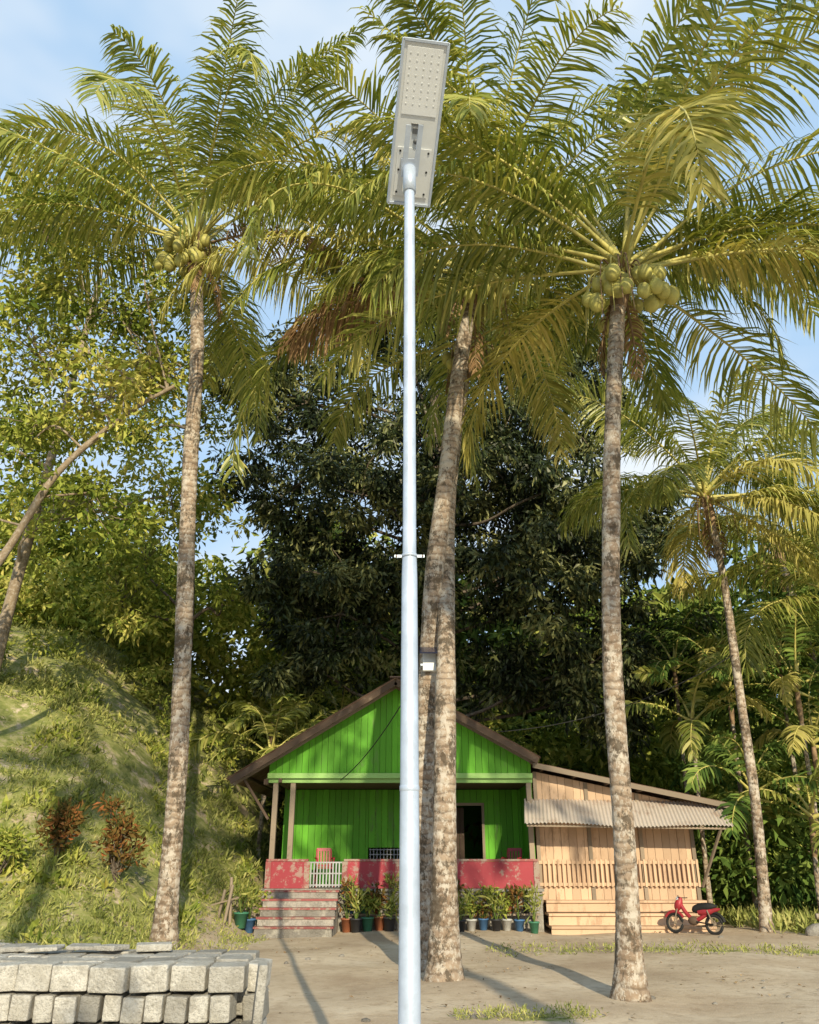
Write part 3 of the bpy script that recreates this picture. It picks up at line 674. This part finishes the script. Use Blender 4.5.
def motorbike():
    mb=MB(); k=M['black']; r=M['redpl']
    def torus(cx,cz,Rr,rr):
        th=np.linspace(0,2*pi,25); tube(mb,np.stack([cx+Rr*np.cos(th),0*th,cz+Rr*np.sin(th)],1),rr,k,8,caps=False)
        tube(mb,np.stack([cx+(Rr-.05)*np.cos(th),0*th,cz+(Rr-.05)*np.sin(th)],1),.012,M['woodg'],6,caps=False)
        for q in range(10):
            a=q*pi/5; tube(mb,[(cx,0,cz),(cx+(Rr-.05)*cos(a),0,cz+(Rr-.05)*sin(a))],.005,M['woodg'],4,caps=False)
        tube(mb,[(cx,-.06,cz),(cx,.06,cz)],.04,M['woodg'],8)
    torus(-.6,.28,.24,.042); torus(.6,.28,.24,.042)
    for s in(-.07,.07):
        tube(mb,[(.6,s,.28),(.45,s,.72),(.4,s,.92)],.02,M['woodg'],8); tube(mb,[(-.6,s,.28),(-.1,s,.33)],.022,k,6); tube(mb,[(-.6,s*1.5,.3),(-.45,s*1.5,.65)],.02,M['woodg'],6)
    tube(mb,catmull([(.42,0,.85),(.22,0,.55),(-.05,0,.38),(-.4,0,.55)],5),[.06]*16,r,8)
    ball(mb,(.02,0,.36),(.17,.11,.13),M['woodd'])
    tube(mb,catmull([(.02,0,.62),(-.2,0,.72),(-.5,0,.75),(-.72,0,.78)],4),np.array([.05,.1,.11,.11,.12,.12,.12,.12,.11,.1,.08,.05,.03]),k,10)
    tube(mb,catmull([(-.15,0,.6),(-.45,0,.62),(-.8,0,.7)],4),[.09,.1,.11,.11,.1,.09,.07,.05,.03],r,8)
    tube(mb,catmull([(.52,0,.62),(.44,0,.8),(.36,0,.98)],4),[.05,.09,.11,.12,.12,.11,.09,.07,.04],r,10)
    ball(mb,(.46,0,.93),(.06,.08,.07),M['lampgrey'])
    tube(mb,catmull([(.3,-.34,1.0),(.38,-.15,.98),(.38,.15,.98),(.3,.34,1.0)],4),.015,k,6)
    th=np.linspace(.5,2.6,9); tube(mb,np.stack([.6+.31*np.cos(th),0*th,.28+.31*np.sin(th)],1),.045,r,6)
    th=np.linspace(.8,2.9,9); tube(mb,np.stack([-.6+.32*np.cos(th),0*th,.28+.32*np.sin(th)],1),.045,k,6)
    tube(mb,[(.0,-.12,.22),(-.3,-.14,.24),(-.75,-.15,.34)],[.02,.035,.045],M['woodg'],8)
    o=mb.obj('motorbike'); o.location=(6.25,19.8,h(6.25,19.8)); o.rotation_euler=(radians(7),0,radians(140)); o.scale=(.74,.74,.74)
motorbike()
def rocks(name,pts,mat,seed):
    rng=R(seed); mb=MB()
    for (x,y,s) in pts:
        V=SV*np.array([s*(1+.4*rng.random()),s,s*.7])*(1+.18*np.sin(SV[:,:1]*3+rng.random()*6)*np.cos(SV[:,1:2]*4)); mb.add(V+np.array([x,y,h(x,y)+s*.15]),SF,mat,True)
    mb.obj(name)
rng=R(31)
rocks('stones',[(rng.uniform(-6,10),rng.uniform(9.5,20),.012+.035*rng.random()**3) for _ in range(90)],M['conc'],3)
rocks('boulder',[(8.8,19.2,.28)],M['conc'],4)
mb=MB()
for k in range(9):
    x=9.3+.25*rng.random()+.12*(k%3); tube(mb,[(x-.5,19.4+.1*k%.4,h(x,19.4)+.1+.13*(k//3)),(x+.9,19.5+.1*(k%3),h(x,19.4)+.1+.13*(k//3))],.06+.02*rng.random(),M['barkl'],8)
mb.obj('log_pile')
mb=MB()
for (a,b) in (((-4.0,19.2,-.05),(-3.85,19.3,1.0)),((-3.9,19.6,-.05),(-3.93,19.5,1.15)),((-4.2,19.4,0),(-4.05,19.5,.9))): tube(mb,[a,b],.035,M['woodg'],6)
bar(mb,(-4.3,19.4,.6),(-3.7,19.35,.75),.05,.03,M['woodg'])
mb.obj('fence_stakes')

# ---------------------------------------------------------------- light
EL=radians(22); sd=Vector((.19,-.98,0)).normalized()*cos(EL); sd.z=sin(EL)
L=bpy.data.lights.new('sun','SUN'); L.energy=5.0; L.angle=radians(.5); L.color=(1,.88,.63)
o=bpy.data.objects.new('sun',L); sc.collection.objects.link(o); o.rotation_euler=sd.to_track_quat('Z','Y').to_euler()
w=bpy.data.worlds.new('World'); sc.world=w; w.use_nodes=True; nt=w.node_tree
bg=nt.nodes['Background']; sky=nt.nodes.new('ShaderNodeTexSky'); sky.sky_type='NISHITA'; sky.sun_disc=False
sky.sun_elevation=EL; sky.sun_rotation=math.atan2(.19,-.98); sky.air_density=1; sky.dust_density=1
tc=nt.nodes.new('ShaderNodeTexCoord'); mp=nt.nodes.new('ShaderNodeMapping'); mp.inputs['Scale'].default_value=(1,1,2.0); mp.inputs['Location'].default_value=(.3,.1,.4)
nt.links.new(tc.outputs['Generated'],mp.inputs[0])
cl=ramp(nt,noise(nt,mp.outputs[0],2.2,4,.5),[(.5,(0,0,0)),(.72,(.85,.85,.85))])
haze=mix(nt,.74,sky.outputs[0],(4.6,6.6,8.9))
nt.links.new(mix(nt,cl,haze,(8.4,8.4,8.2)),bg.inputs[0]); bg.inputs[1].default_value=.13

cam=bpy.data.cameras.new('Camera'); co=bpy.data.objects.new('Camera',cam); sc.collection.objects.link(co)
cam.sensor_fit='VERTICAL'; cam.sensor_height=24; cam.lens=24*804/1024; cam.clip_end=2000
co.location=(0,0,1.6); co.rotation_euler=(radians(90+23.1),0,0); sc.camera=co
